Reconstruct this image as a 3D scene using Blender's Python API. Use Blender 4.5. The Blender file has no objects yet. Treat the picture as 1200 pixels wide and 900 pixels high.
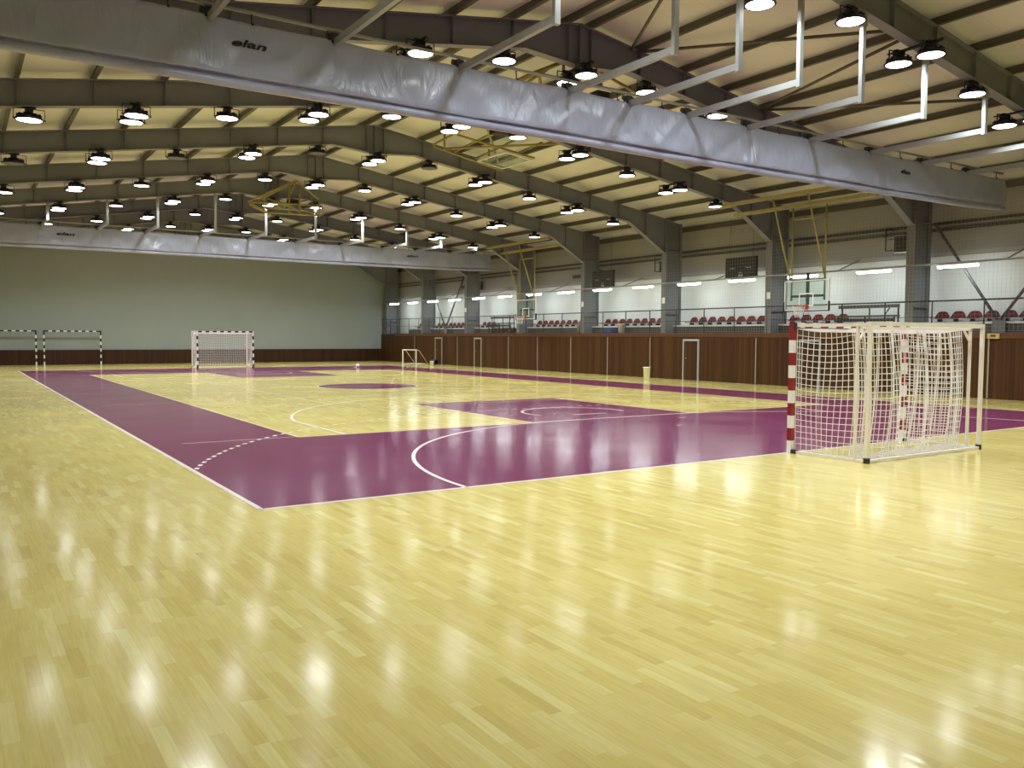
import bpy, bmesh, math, random
from mathutils import Vector, Matrix

random.seed(7)
S = bpy.context.scene
COL = S.collection

# ------------------------------------------------------------------ camera, world, exposure
YAW, PITCH, ROLL, FPX = 0.5828, -0.0555, 0.0053, 991.23
CAM_POS = Vector((-2.652, -8.807, 1.827))
EXPOSURE = 0.0
LAMP_POWER = 12.0       # glow of the lens itself
LAMP_WATTS = 55.0
TUBE_POWER = 20.0
TUBE_WATTS = 16.0

cy_, sy_, cp_, sp_ = math.cos(YAW), math.sin(YAW), math.cos(PITCH), math.sin(PITCH)
fwd = Vector((sy_*cp_, cy_*cp_, sp_))
rgt = Vector((cy_, -sy_, 0))
upv = rgt.cross(fwd)
c_, s_ = math.cos(ROLL), math.sin(ROLL)
r2, u2 = rgt*c_ + upv*s_, upv*c_ - rgt*s_
cam_data = bpy.data.cameras.new('camera')
cam_data.sensor_fit = 'HORIZONTAL'
cam_data.sensor_width = 36.0
cam_data.lens = 36.0*FPX/1200.0
cam_data.clip_end = 300
cam = bpy.data.objects.new('camera', cam_data)
COL.objects.link(cam)
m = Matrix((r2, u2, -fwd)).transposed().to_4x4()
m.translation = CAM_POS
cam.matrix_world = m
S.camera = cam

world = bpy.data.worlds.new('world')
S.world = world
world.use_nodes = True
world.node_tree.nodes['Background'].inputs[0].default_value = (0.5, 0.55, 0.6, 1)
world.node_tree.nodes['Background'].inputs[1].default_value = 0.02
S.view_settings.view_transform = 'Standard'
S.view_settings.look = 'None'
S.view_settings.exposure = EXPOSURE
S.view_settings.gamma = 1.0
S.view_settings.use_curve_mapping = False
S.cycles.sample_clamp_indirect = 6.0
S.cycles.max_bounces = 8
S.cycles.diffuse_bounces = 5
S.cycles.caustics_reflective = False

# ------------------------------------------------------------------ materials
MAT = {}


def nodes_of(mt):
    return mt.node_tree.nodes, mt.node_tree.links


def mat(name, col, rough=0.5, metal=0.0, spec=0.5, vary=0.0, scale=6.0, bump=0.0, bscale=40.0, stretch=(1, 1, 1)):
    mt = bpy.data.materials.new(name)
    mt.use_nodes = True
    N, L = nodes_of(mt)
    b = N['Principled BSDF']
    b.inputs['Base Color'].default_value = (*col, 1)
    b.inputs['Roughness'].default_value = rough
    b.inputs['Metallic'].default_value = metal
    b.inputs['Specular IOR Level'].default_value = spec
    tc = N.new('ShaderNodeTexCoord')
    mp = N.new('ShaderNodeMapping')
    mp.inputs['Scale'].default_value = stretch
    L.new(tc.outputs['Object'], mp.inputs['Vector'])
    if vary:
        nz = N.new('ShaderNodeTexNoise')
        nz.inputs['Scale'].default_value = scale
        nz.inputs['Detail'].default_value = 5
        L.new(mp.outputs[0], nz.inputs['Vector'])
        mx = N.new('ShaderNodeMix')
        mx.data_type = 'RGBA'
        mx.inputs[6].default_value = (*[c*(1-vary) for c in col], 1)
        mx.inputs[7].default_value = (*[min(1, c*(1+vary)) for c in col], 1)
        L.new(nz.outputs['Fac'], mx.inputs[0])
        L.new(mx.outputs[2], b.inputs['Base Color'])
    if bump:
        n2 = N.new('ShaderNodeTexNoise')
        n2.inputs['Scale'].default_value = bscale
        n2.inputs['Detail'].default_value = 3
        L.new(mp.outputs[0], n2.inputs['Vector'])
        bp = N.new('ShaderNodeBump')
        bp.inputs['Strength'].default_value = bump
        bp.inputs['Distance'].default_value = 0.02
        L.new(n2.outputs['Fac'], bp.inputs['Height'])
        L.new(bp.outputs[0], b.inputs['Normal'])
    MAT[name] = mt
    return mt


def emis(name, col, strength):
    mt = bpy.data.materials.new(name)
    mt.use_nodes = True
    N, L = nodes_of(mt)
    b = N['Principled BSDF']
    b.inputs['Base Color'].default_value = (0.8, 0.8, 0.8, 1)
    b.inputs['Emission Color'].default_value = (*col, 1)
    b.inputs['Emission Strength'].default_value = strength
    MAT[name] = mt
    return mt


def mth(N, L, op, a, b=None, c=None):
    n = N.new('ShaderNodeMath')
    n.operation = op
    for i, v in enumerate((a, b, c)):
        if v is None:
            continue
        if isinstance(v, (int, float)):
            n.inputs[i].default_value = v
        else:
            L.new(v, n.inputs[i])
    return n.outputs[0]


def gloss_bump(N, L, b, pos, rough_lo, rough_hi, extra=None):
    """old varnish: fine waviness across the strips and uneven sheen"""
    mp = N.new('ShaderNodeMapping')
    mp.inputs['Scale'].default_value = (9, 1.6, 1)
    L.new(pos, mp.inputs['Vector'])
    nz = N.new('ShaderNodeTexNoise')
    nz.inputs['Scale'].default_value = 1.6
    nz.inputs['Detail'].default_value = 2
    L.new(mp.outputs[0], nz.inputs['Vector'])
    h = nz.outputs['Fac']
    if extra is not None:
        h = mth(N, L, 'ADD', h, mth(N, L, 'MULTIPLY', extra, 0.5))
    bp = N.new('ShaderNodeBump')
    bp.inputs['Strength'].default_value = 0.10
    bp.inputs['Distance'].default_value = 0.006
    L.new(h, bp.inputs['Height'])
    L.new(bp.outputs[0], b.inputs['Normal'])
    n3 = N.new('ShaderNodeTexNoise')
    n3.inputs['Scale'].default_value = 0.7
    n3.inputs['Detail'].default_value = 4
    L.new(pos, n3.inputs['Vector'])
    mr = N.new('ShaderNodeMapRange')
    mr.inputs[1].default_value = 0.3
    mr.inputs[2].default_value = 0.7
    mr.inputs[3].default_value = rough_lo
    mr.inputs[4].default_value = rough_hi
    L.new(n3.outputs['Fac'], mr.inputs[0])
    L.new(mr.outputs[0], b.inputs['Roughness'])


def parquet():
    mt = bpy.data.materials.new('parquet')
    mt.use_nodes = True
    N, L = nodes_of(mt)
    b = N['Principled BSDF']
    tc = N.new('ShaderNodeTexCoord')
    pos = tc.outputs['Object']
    sx = N.new('ShaderNodeSeparateXYZ')
    L.new(pos, sx.inputs[0])
    X, Y = sx.outputs[0], sx.outputs[1]
    W, LN = 0.072, 0.5
    xr = mth(N, L, 'DIVIDE', X, W)
    row = mth(N, L, 'FLOOR', xr)
    wn = N.new('ShaderNodeTexWhiteNoise')
    wn.noise_dimensions = '1D'
    L.new(row, wn.inputs['W'])
    yo = mth(N, L, 'ADD', mth(N, L, 'DIVIDE', Y, LN), mth(N, L, 'MULTIPLY', wn.outputs['Value'], 7.3))
    pl = mth(N, L, 'FLOOR', yo)
    cv = N.new('ShaderNodeCombineXYZ')
    L.new(row, cv.inputs[0])
    L.new(pl, cv.inputs[1])
    w2 = N.new('ShaderNodeTexWhiteNoise')
    w2.noise_dimensions = '2D'
    L.new(cv.outputs[0], w2.inputs['Vector'])
    ramp = N.new('ShaderNodeValToRGB')
    e = ramp.color_ramp.elements
    e[0].position, e[0].color = 0.0, (0.60, 0.48, 0.153, 1)
    e[1].position, e[1].color = 1.0, (0.74, 0.65, 0.27, 1)
    for p_, c in ((0.14, (0.645, 0.525, 0.167, 1)), (0.55, (0.67, 0.56, 0.19, 1)), (0.85, (0.69, 0.585, 0.21, 1))):
        q = ramp.color_ramp.elements.new(p_)
        q.color = c
    L.new(w2.outputs['Value'], ramp.inputs[0])
    # grain
    mp = N.new('ShaderNodeMapping')
    mp.inputs['Scale'].default_value = (40, 2.5, 1)
    L.new(pos, mp.inputs['Vector'])
    gn = N.new('ShaderNodeTexNoise')
    gn.inputs['Scale'].default_value = 1.5
    gn.inputs['Detail'].default_value = 4
    L.new(mp.outputs[0], gn.inputs['Vector'])
    gm = N.new('ShaderNodeMapRange')
    gm.inputs[1].default_value, gm.inputs[2].default_value = 0.25, 0.75
    gm.inputs[3].default_value, gm.inputs[4].default_value = 0.90, 1.08
    L.new(gn.outputs['Fac'], gm.inputs[0])
    # joints
    fx = mth(N, L, 'FRACT', xr)
    fy = mth(N, L, 'FRACT', yo)
    dx = mth(N, L, 'MINIMUM', fx, mth(N, L, 'SUBTRACT', 1.0, fx))
    dy = mth(N, L, 'MULTIPLY', mth(N, L, 'MINIMUM', fy, mth(N, L, 'SUBTRACT', 1.0, fy)), LN/W)
    d = mth(N, L, 'MINIMUM', dx, dy)
    jr = N.new('ShaderNodeMapRange')
    jr.inputs[1].default_value, jr.inputs[2].default_value = 0.0, 0.022
    jr.inputs[3].default_value, jr.inputs[4].default_value = 0.84, 1.0
    L.new(d, jr.inputs[0])
    # large worn patches
    wp = N.new('ShaderNodeTexNoise')
    wp.inputs['Scale'].default_value = 0.35
    wp.inputs['Detail'].default_value = 5
    L.new(pos, wp.inputs['Vector'])
    wr = N.new('ShaderNodeMapRange')
    wr.inputs[1].default_value, wr.inputs[2].default_value = 0.3, 0.7
    wr.inputs[3].default_value, wr.inputs[4].default_value = 0.93, 1.05
    L.new(wp.outputs['Fac'], wr.inputs[0])
    f = mth(N, L, 'MULTIPLY', mth(N, L, 'MULTIPLY', gm.outputs[0], jr.outputs[0]), wr.outputs[0])
    vm = N.new('ShaderNodeVectorMath')
    vm.operation = 'SCALE'
    L.new(ramp.outputs[0], vm.inputs[0])
    L.new(f, vm.inputs['Scale'])
    L.new(vm.outputs[0], b.inputs['Base Color'])
    b.inputs['Specular IOR Level'].default_value = 0.30
    gloss_bump(N, L, b, pos, 0.10, 0.16)
    MAT['parquet'] = mt


def court_paint(name, col, rl, rh, vary=0.1):
    mt = bpy.data.materials.new(name)
    mt.use_nodes = True
    N, L = nodes_of(mt)
    b = N['Principled BSDF']
    tc = N.new('ShaderNodeTexCoord')
    pos = tc.outputs['Object']
    mp = N.new('ShaderNodeMapping')
    mp.inputs['Scale'].default_value = (14, 2.0, 1)
    L.new(pos, mp.inputs['Vector'])
    nz = N.new('ShaderNodeTexNoise')
    nz.inputs['Scale'].default_value = 1.0
    nz.inputs['Detail'].default_value = 4
    L.new(mp.outputs[0], nz.inputs['Vector'])
    mx = N.new('ShaderNodeMix')
    mx.data_type = 'RGBA'
    mx.inputs[6].default_value = (*[c*(1-vary) for c in col], 1)
    mx.inputs[7].default_value = (*[c*(1+vary) for c in col], 1)
    L.new(nz.outputs['Fac'], mx.inputs[0])
    L.new(mx.outputs[2], b.inputs['Base Color'])
    gloss_bump(N, L, b, pos, rl, rh)
    MAT[name] = mt


def slats(name, pitch, axis, dark, light, seam=0.35):
    """vertical timber boards, one tone per board"""
    mt = bpy.data.materials.new(name)
    mt.use_nodes = True
    N, L = nodes_of(mt)
    b = N['Principled BSDF']
    tc = N.new('ShaderNodeTexCoord')
    sx = N.new('ShaderNodeSeparateXYZ')
    L.new(tc.outputs['Object'], sx.inputs[0])
    t = mth(N, L, 'DIVIDE', sx.outputs[axis], pitch)
    fl = mth(N, L, 'FLOOR', t)
    wn = N.new('ShaderNodeTexWhiteNoise')
    wn.noise_dimensions = '1D'
    L.new(fl, wn.inputs['W'])
    mp = N.new('ShaderNodeMapping')
    mp.inputs['Scale'].default_value = (18, 18, 1.2)
    L.new(tc.outputs['Object'], mp.inputs['Vector'])
    nz = N.new('ShaderNodeTexNoise')
    nz.inputs['Scale'].default_value = 1.3
    nz.inputs['Detail'].default_value = 5
    L.new(mp.outputs[0], nz.inputs['Vector'])
    fac = mth(N, L, 'ADD', mth(N, L, 'MULTIPLY', wn.outputs['Value'], 0.65), mth(N, L, 'MULTIPLY', nz.outputs['Fac'], 0.4))
    mx = N.new('ShaderNodeMix')
    mx.data_type = 'RGBA'
    mx.inputs[6].default_value = (*dark, 1)
    mx.inputs[7].default_value = (*light, 1)
    L.new(fac, mx.inputs[0])
    fr = mth(N, L, 'FRACT', t)
    dd = mth(N, L, 'MINIMUM', fr, mth(N, L, 'SUBTRACT', 1.0, fr))
    mr = N.new('ShaderNodeMapRange')
    mr.inputs[1].default_value, mr.inputs[2].default_value = 0.0, 0.09
    mr.inputs[3].default_value, mr.inputs[4].default_value = seam, 1.0
    L.new(dd, mr.inputs[0])
    vm = N.new('ShaderNodeVectorMath')
    vm.operation = 'SCALE'
    L.new(mx.outputs[2], vm.inputs[0])
    L.new(mr.outputs[0], vm.inputs['Scale'])
    L.new(vm.outputs[0], b.inputs['Base Color'])
    b.inputs['Roughness'].default_value = 0.5
    b.inputs['Specular IOR Level'].default_value = 0.2
    MAT[name] = mt


def jointed(name, col, axis, pitch, width, seam, rough=0.6, vary=0.06):
    """sheeting with thin regular joints"""
    mt = bpy.data.materials.new(name)
    mt.use_nodes = True
    N, L = nodes_of(mt)
    b = N['Principled BSDF']
    tc = N.new('ShaderNodeTexCoord')
    sx = N.new('ShaderNodeSeparateXYZ')
    L.new(tc.outputs['Object'], sx.inputs[0])
    fr = mth(N, L, 'FRACT', mth(N, L, 'DIVIDE', sx.outputs[axis], pitch))
    dd = mth(N, L, 'MINIMUM', fr, mth(N, L, 'SUBTRACT', 1.0, fr))
    mr = N.new('ShaderNodeMapRange')
    mr.inputs[1].default_value, mr.inputs[2].default_value = 0.0, width/pitch
    mr.inputs[3].default_value, mr.inputs[4].default_value = seam, 1.0
    L.new(dd, mr.inputs[0])
    nz = N.new('ShaderNodeTexNoise')
    nz.inputs['Scale'].default_value = 0.6
    nz.inputs['Detail'].default_value = 6
    L.new(tc.outputs['Object'], nz.inputs['Vector'])
    mx = N.new('ShaderNodeMix')
    mx.data_type = 'RGBA'
    mx.inputs[6].default_value = (*[c*(1-vary) for c in col], 1)
    mx.inputs[7].default_value = (*[c*(1+vary) for c in col], 1)
    L.new(nz.outputs['Fac'], mx.inputs[0])
    vm = N.new('ShaderNodeVectorMath')
    vm.operation = 'SCALE'
    L.new(mx.outputs[2], vm.inputs[0])
    L.new(mr.outputs[0], vm.inputs['Scale'])
    L.new(vm.outputs[0], b.inputs['Base Color'])
    b.inputs['Roughness'].default_value = rough
    MAT[name] = mt


def vinyl():
    mt = mat('vinyl', (0.34, 0.37, 0.50), 0.30, 0.0, 0.6, 0.06, 0.8)
    N, L = nodes_of(mt)
    b = N['Principled BSDF']
    tc = N.new('ShaderNodeTexCoord')
    mp = N.new('ShaderNodeMapping')
    mp.inputs['Scale'].default_value = (1.3, 1.0, 0.55)
    mp.inputs['Rotation'].default_value = (0, 0.35, 0)
    L.new(tc.outputs['Object'], mp.inputs['Vector'])
    nz = N.new('ShaderNodeTexNoise')
    nz.inputs['Scale'].default_value = 1.7
    nz.inputs['Detail'].default_value = 5
    nz.inputs['Distortion'].default_value = 0.8
    L.new(mp.outputs[0], nz.inputs['Vector'])
    bp = N.new('ShaderNodeBump')
    bp.inputs['Strength'].default_value = 0.55
    bp.inputs['Distance'].default_value = 0.10
    L.new(nz.outputs['Fac'], bp.inputs['Height'])
    L.new(bp.outputs[0], b.inputs['Normal'])


parquet()
court_paint('purple_paint', (0.195, 0.033, 0.108), 0.10, 0.17)
court_paint('white_line', (0.85, 0.80, 0.74), 0.16, 0.22, 0.05)
court_paint('faint_line', (0.80, 0.68, 0.36), 0.14, 0.2, 0.05)
court_paint('pink_line', (0.52, 0.30, 0.36), 0.14, 0.2, 0.1)
slats('wood_slats', 0.125, 1, (0.044, 0.018, 0.007), (0.098, 0.042, 0.015))
slats('wood_slats_end', 0.125, 0, (0.035, 0.015, 0.009), (0.07, 0.029, 0.015))
mat('wood_rail', (0.105, 0.043, 0.018), 0.38, vary=0.25, scale=3, stretch=(8, 0.6, 8))
mat('wood_dark', (0.05, 0.028, 0.018), 0.5, vary=0.2, scale=4)
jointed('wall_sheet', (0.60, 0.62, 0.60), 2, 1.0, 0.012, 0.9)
jointed('wall_sheet_dim', (0.29, 0.285, 0.26), 2, 1.0, 0.012, 0.9)  # same white sheeting, with the weaker light above the tubes put into the colour
jointed('wall_end', (0.29, 0.33, 0.335), 0, 1.2, 0.012, 0.95)
jointed('roof_sheet', (0.60, 0.605, 0.59), 1, 1.0, 0.012, 0.82, 0.65)
mat('steel', (0.185, 0.19, 0.215), 0.5, 0, 0.4, 0.08, 2)
mat('steel_purlin', (0.10, 0.092, 0.072), 0.5, 0, 0.4, 0.1, 2)
mat('steel_column', (0.155, 0.16, 0.17), 0.5, 0, 0.4, 0.08, 2)
mat('galvanised', (0.33, 0.345, 0.345), 0.38, 0.2, 0.5, 0.06, 5)
mat('rail_black', (0.015, 0.02, 0.022), 0.4)
mat('pipe_grey', (0.34, 0.33, 0.31), 0.45, 0, 0.5, 0.1, 3)
mat('pipe_dark', (0.085, 0.085, 0.09), 0.5)
mat('girt_dark', (0.06, 0.052, 0.04), 0.5)
mat('yellow_paint', (0.30, 0.26, 0.085), 0.42, 0, 0.5, 0.1, 3)
mat('housing', (0.012, 0.010, 0.030), 0.38)
mat('bracket_black', (0.012, 0.012, 0.014), 0.5)
emis('lens_on', (0.95, 0.97, 1.0), LAMP_POWER)
mat('lens_off', (0.05, 0.05, 0.045), 0.3)
emis('tube_on', (0.86, 0.98, 1.0), TUBE_POWER)
mat('white_enamel', (0.75, 0.75, 0.73), 0.35)
mat('cream_enamel', (0.72, 0.68, 0.63), 0.38, vary=0.06, scale=4)
mat('red_enamel', (0.22, 0.012, 0.014), 0.35, vary=0.1)
mat('black_enamel', (0.012, 0.012, 0.012), 0.4)
mat('rubber', (0.02, 0.02, 0.02), 0.7)
mat('net_cord', (0.82, 0.80, 0.83), 0.8, vary=0.08)
mat('net_fine', (0.40, 0.40, 0.38), 0.8)
mat('net_dark', (0.30, 0.30, 0.30), 0.8)
mat('seat_red', (0.24, 0.022, 0.032), 0.35, vary=0.1)
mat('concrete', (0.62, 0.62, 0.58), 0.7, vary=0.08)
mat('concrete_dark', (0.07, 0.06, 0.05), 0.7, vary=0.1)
mat('scoreboard', (0.014, 0.011, 0.010), 0.35)
mat('digit_red', (0.07, 0.012, 0.010), 0.5)
mat('digit_white', (0.42, 0.42, 0.42), 0.5)
mat('rim_orange', (0.50, 0.09, 0.04), 0.4)
mat('white_paint', (0.82, 0.82, 0.80), 0.45)
mat('door_frame', (0.40, 0.42, 0.50), 0.4)
mat('strip_pale', (0.36, 0.32, 0.26), 0.45)
mat('bin_white', (0.80, 0.86, 0.90), 0.45)
mat('bin_silver', (0.45, 0.46, 0.46), 0.35, 0.3)
mat('blue_plastic', (0.03, 0.06, 0.25), 0.5)
mat('brass_box', (0.55, 0.42, 0.16), 0.4, vary=0.15)
mat('ball_white', (0.75, 0.72, 0.65), 0.5)
mat('print_black', (0.012, 0.012, 0.016), 0.5)
mat('louvre_dark', (0.03, 0.028, 0.025), 0.5)
mat('grey_unit', (0.20, 0.20, 0.19), 0.5)
vinyl()


def glass(name):
    mt = bpy.data.materials.new(name)
    mt.use_nodes = True
    N, L = nodes_of(mt)
    b = N['Principled BSDF']
    b.inputs['Base Color'].default_value = (0.80, 0.93, 0.89, 1)
    b.inputs['Roughness'].default_value = 0.05
    b.inputs['Transmission Weight'].default_value = 0.95
    b.inputs['IOR'].default_value = 1.1
    MAT[name] = mt


glass('board_glass')


# ------------------------------------------------------------------ mesh helpers
class MB:
    def __init__(self):
        self.bm = bmesh.new()

    def box(self, c, s, rot=None, mi=0):
        g = bmesh.ops.create_cube(self.bm, size=1.0)
        M = Matrix.Diagonal((*s, 1))
        if rot is not None:
            M = rot.to_4x4() @ M
        M = Matrix.Translation(c) @ M
        bmesh.ops.transform(self.bm, matrix=M, verts=g['verts'])
        if mi:
            for f in {f for v in g['verts'] for f in v.link_faces}:
                f.material_index = mi
        return self

    def bx(self, x0, x1, y0, y1, z0, z1, mi=0):
        return self.box(((x0+x1)/2, (y0+y1)/2, (z0+z1)/2), (abs(x1-x0), abs(y1-y0), abs(z1-z0)), None, mi)

    def bar(self, a, b, w, h, mi=0, up=(0, 0, 1)):
        """rectangular bar from a to b, w sideways, h along up"""
        a, b = Vector(a), Vector(b)
        d = b-a
        z = d.normalized()
        u = Vector(up)
        if abs(z.dot(u)) > 0.98:
            u = Vector((0, 1, 0))
        x = u.cross(z).normalized()
        y = z.cross(x)
        R = Matrix((x, y, z)).transposed()
        return self.box((a+b)/2, (w, h, d.length), R, mi)

    def tube(self, pts, r, n=8, cap=True, mi=0):
        pts = [Vector(p) for p in pts]
        rings = []
        for i, p in enumerate(pts):
            if i == 0:
                t = pts[1]-pts[0]
            elif i == len(pts)-1:
                t = pts[-1]-pts[-2]
            else:
                t = (pts[i+1]-pts[i]).normalized()+(pts[i]-pts[i-1]).normalized()
            t = t.normalized() if t.length > 1e-9 else Vector((0, 0, 1))
            u = Vector((0, 0, 1)) if abs(t.z) < 0.9 else Vector((1, 0, 0))
            x = u.cross(t).normalized()
            y = t.cross(x)
            rings.append([self.bm.verts.new(p+(x*math.cos(2*math.pi*k/n)+y*math.sin(2*math.pi*k/n))*r) for k in range(n)])
        for a, b in zip(rings, rings[1:]):
            for k in range(n):
                f = self.bm.faces.new((a[k], a[(k+1) % n], b[(k+1) % n], b[k]))
                f.material_index = mi
                f.smooth = n > 5
        if cap and n > 3:
            self.bm.faces.new(rings[0][::-1]).material_index = mi
            self.bm.faces.new(rings[-1]).material_index = mi
        return self

    def lathe(self, prof, n=20, c=(0, 0, 0), mi=0, smooth=True):
        c = Vector(c)
        rings = []
        for r, z in prof:
            if r < 1e-6:
                rings.append([self.bm.verts.new(c+Vector((0, 0, z)))])
            else:
                rings.append([self.bm.verts.new(c+Vector((r*math.cos(2*math.pi*k/n), r*math.sin(2*math.pi*k/n), z))) for k in range(n)])
        for a, b in zip(rings, rings[1:]):
            for k in range(n):
                A = [a[k % len(a)], a[(k+1) % n % len(a)], b[(k+1) % n % len(b)], b[k % len(b)]]
                vs = []
                for v in A:
                    if v not in vs:
                        vs.append(v)
                if len(vs) >= 3:
                    f = self.bm.faces.new(vs)
                    f.smooth = smooth
                    f.material_index = mi
        return self

    def poly(self, pts, mi=0):
        f = self.bm.faces.new([self.bm.verts.new(Vector(p)) for p in pts])
        f.material_index = mi
        return self

    def prism(self, pts, d, mi=0):
        """polygon extruded by vector d"""
        d = Vector(d)
        a = [self.bm.verts.new(Vector(p)) for p in pts]
        b = [self.bm.verts.new(Vector(p)+d) for p in pts]
        fs = [self.bm.faces.new(a), self.bm.faces.new(b[::-1])]
        n = len(a)
        for i in range(n):
            fs.append(self.bm.faces.new((a[i], b[i], b[(i+1) % n], a[(i+1) % n])))
        for f in fs:
            f.material_index = mi
        return self

    def grid(self, fn, nu, nv, smooth=True, mi=0):
        vs = [[self.bm.verts.new(Vector(fn(i/nu, j/nv))) for j in range(nv+1)] for i in range(nu+1)]
        for i in range(nu):
            for j in range(nv):
                f = self.bm.faces.new((vs[i][j], vs[i+1][j], vs[i+1][j+1], vs[i][j+1]))
                f.smooth = smooth
                f.material_index = mi
        return self

    def build(self, name, mats, parent=None, bevel=0.0, fix=True):
        if fix:
            bmesh.ops.recalc_face_normals(self.bm, faces=self.bm.faces[:])
        me = bpy.data.meshes.new(name)
        self.bm.to_mesh(me)
        self.bm.free()
        for k in (mats if isinstance(mats, (list, tuple)) else [mats]):
            me.materials.append(MAT[k])
        o = bpy.data.objects.new(name, me)
        COL.objects.link(o)
        if parent is not None:
            o.parent = parent
        if bevel:
            bv = o.modifiers.new('bevel', 'BEVEL')
            bv.width = bevel
            bv.segments = 2
            bv.limit_method = 'ANGLE'
        return o


def tag(o, label, cat, group=None, kind=None):
    o['label'] = label
    o['category'] = cat
    if group:
        o['group'] = group
    if kind:
        o['kind'] = kind
    return o


def thing(name, label, cat, loc=(0, 0, 0), rz=0.0, group=None):
    o = bpy.data.objects.new(name, None)
    o.empty_display_size = 0.1
    COL.objects.link(o)
    o.location = loc
    o.rotation_euler = (0, 0, rz)
    return tag(o, label, cat, group)


def structure(o, label, cat):
    return tag(o, label, cat, None, 'structure')


def kids(o):
    return [c for c in bpy.data.objects if c.parent == o]


def dup(src, tree, loc, rz, label, group=None, swap=None):
    """copy a thing with its parts (tree = list of (part, [sub-parts]))"""
    r = src.copy()
    COL.objects.link(r)
    r.location = loc
    r.rotation_euler = (0, 0, rz)
    r['label'] = label
    if group:
        r['group'] = group
    for part, subs in tree:
        c = part.copy()
        if swap and part.name.split('.')[0] in swap:
            c.data = swap[part.name.split('.')[0]]
        COL.objects.link(c)
        c.parent = r
        for sp in subs:
            d = sp.copy()
            COL.objects.link(d)
            d.parent = c
    return r


ORD = ['first', 'second', 'third', 'fourth', 'fifth', 'sixth', 'seventh', 'eighth', 'ninth', 'tenth', 'eleventh', 'twelfth']


def FORD(k):
    return ORD[k+1] if k > -2 else 'overhead'


def FY(k):
    return 7.6+5.88*k


def z_top(x):
    return 9.29-0.154*abs(x-10)


def z_bot(x):
    return 8.67-0.153*abs(x-10)


XL, XR = -5.4, 25.4        # outer walls
YN, YF = -16.0, 49.4       # end walls

# ------------------------------------------------------------------ setting: floor and court
fl = MB().bx(XL, XR, YN, YF, -0.1, 0.0).build('floor', 'parquet')
structure(fl, 'yellow varnished strip parquet with a painted court', 'floor')


def flat(mbx, x0, x1, y0, y1, z):
    mbx.poly([(x0, y0, z), (x1, y0, z), (x1, y1, z), (x0, y1, z)])


def ring_arc(mbx, cx, cy, r, a0, a1, w, z, n=64):
    for i in range(n):
        t0, t1 = a0+(a1-a0)*i/n, a0+(a1-a0)*(i+1)/n
        q = []
        for t, rr in ((t0, r-w/2), (t0, r+w/2), (t1, r+w/2), (t1, r-w/2)):
            q.append((cx+rr*math.cos(t), cy+rr*math.sin(t), z))
        mbx.poly(q)


Z1, Z2 = 0.0015, 0.003
mb = MB()
flat(mb, 0, 20.2, 0, 6, Z1)
flat(mb, 0, 20.2, 34, 40, Z1)
flat(mb, 0, 2.5, 6, 34, Z1)
flat(mb, 17.6, 20.2, 6, 34, Z1)
flat(mb, 7.65, 12.35, 6, 11.75, Z1)
flat(mb, 7.65, 12.35, 28.25, 34, Z1)
mb.poly([(10+1.78*math.cos(2*math.pi*i/64), 20+1.78*math.sin(2*math.pi*i/64), Z1) for i in range(64)])
pp = mb.build('court_paint', 'purple_paint', fl)
pp['label'] = 'purple painted court border, keys and centre circle'

LW = 0.06
mb = MB()
for (x0, x1, y0, y1) in ((-LW/2, LW/2, 0, 40), (20.2-LW/2, 20.2+LW/2, 0, 40)):
    flat(mb, x0, x1, y0, y1, Z2)
for y in (0, 40):
    flat(mb, -LW/2, 20.2+LW/2, y-LW/2, y+LW/2, Z2)
for e in (0, 1):       # handball areas at both ends
    def my(y):
        return y if e == 0 else 40-y
    A0, A1 = (math.pi/2, math.pi) if e == 0 else (math.pi, 1.5*math.pi)
    B0, B1 = (0, math.pi/2) if e == 0 else (1.5*math.pi, 2*math.pi)
    ring_arc(mb, 8.5, my(0), 6, A0, A1, LW, Z2)
    ring_arc(mb, 11.5, my(0), 6, B0, B1, LW, Z2)
    flat(mb, 8.5, 11.5, my(6)-LW/2, my(6)+LW/2, Z2)
    # dashed nine metre line
    st = 0.15/9
    lim = math.asin(2.96/9)
    t = math.pi/2
    i = 0
    for j in range(200):
        a = math.pi/2+2*j*st
        if a+st > math.pi-lim:
            break
        for cxx, sg in ((8.5, 1), (11.5, -1)):
            a0_, a1_ = (a, a+st) if sg == 1 else (math.pi-a-st, math.pi-a)
            if e:
                a0_, a1_ = -a1_, -a0_
            ring_arc(mb, cxx, my(0), 9, a0_, a1_, LW, Z2, 1)
    for j in range(10):
        flat(mb, 8.5+0.3*j, 8.65+0.3*j, my(9)-LW/2, my(9)+LW/2, Z2)
    flat(mb, 9.5, 10.5, my(7)-LW/2, my(7)+LW/2, Z2)
    flat(mb, 9.92, 10.08, my(4)-LW/2, my(4)+LW/2, Z2)
    # basketball three point line and no-charge arc
    by = my(7.575)
    lim = math.acos(6.6/6.72)
    if e == 0:
        ring_arc(mb, 10, by, 6.72, lim, math.pi-lim, LW, Z2, 90)
    else:
        ring_arc(mb, 10, by, 6.72, -math.pi+lim, -lim, LW, Z2, 90)
    ya, yb = sorted((my(6), my(7.575+6.72*math.sin(lim))))
    flat(mb, 3.4-LW/2, 3.4+LW/2, ya, yb, Z2)
    flat(mb, 16.6-LW/2, 16.6+LW/2, ya, yb, Z2)
    if e == 0:
        ring_arc(mb, 10, by, 1.3, -0.25, math.pi+0.25, LW, Z2, 40)
    else:
        ring_arc(mb, 10, by, 1.3, -math.pi-0.25, 0.25, LW, Z2, 40)
    flat(mb, 11.15, 11.4, my(5.2)-0.02, my(5.2)+0.02, Z2)
ring_arc(mb, 10, 20, 1.8, 0, 2*math.pi, LW, Z2, 72)
wl = mb.build('court_line', 'white_line', fl)
wl['label'] = 'white handball and basketball lines'

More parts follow.
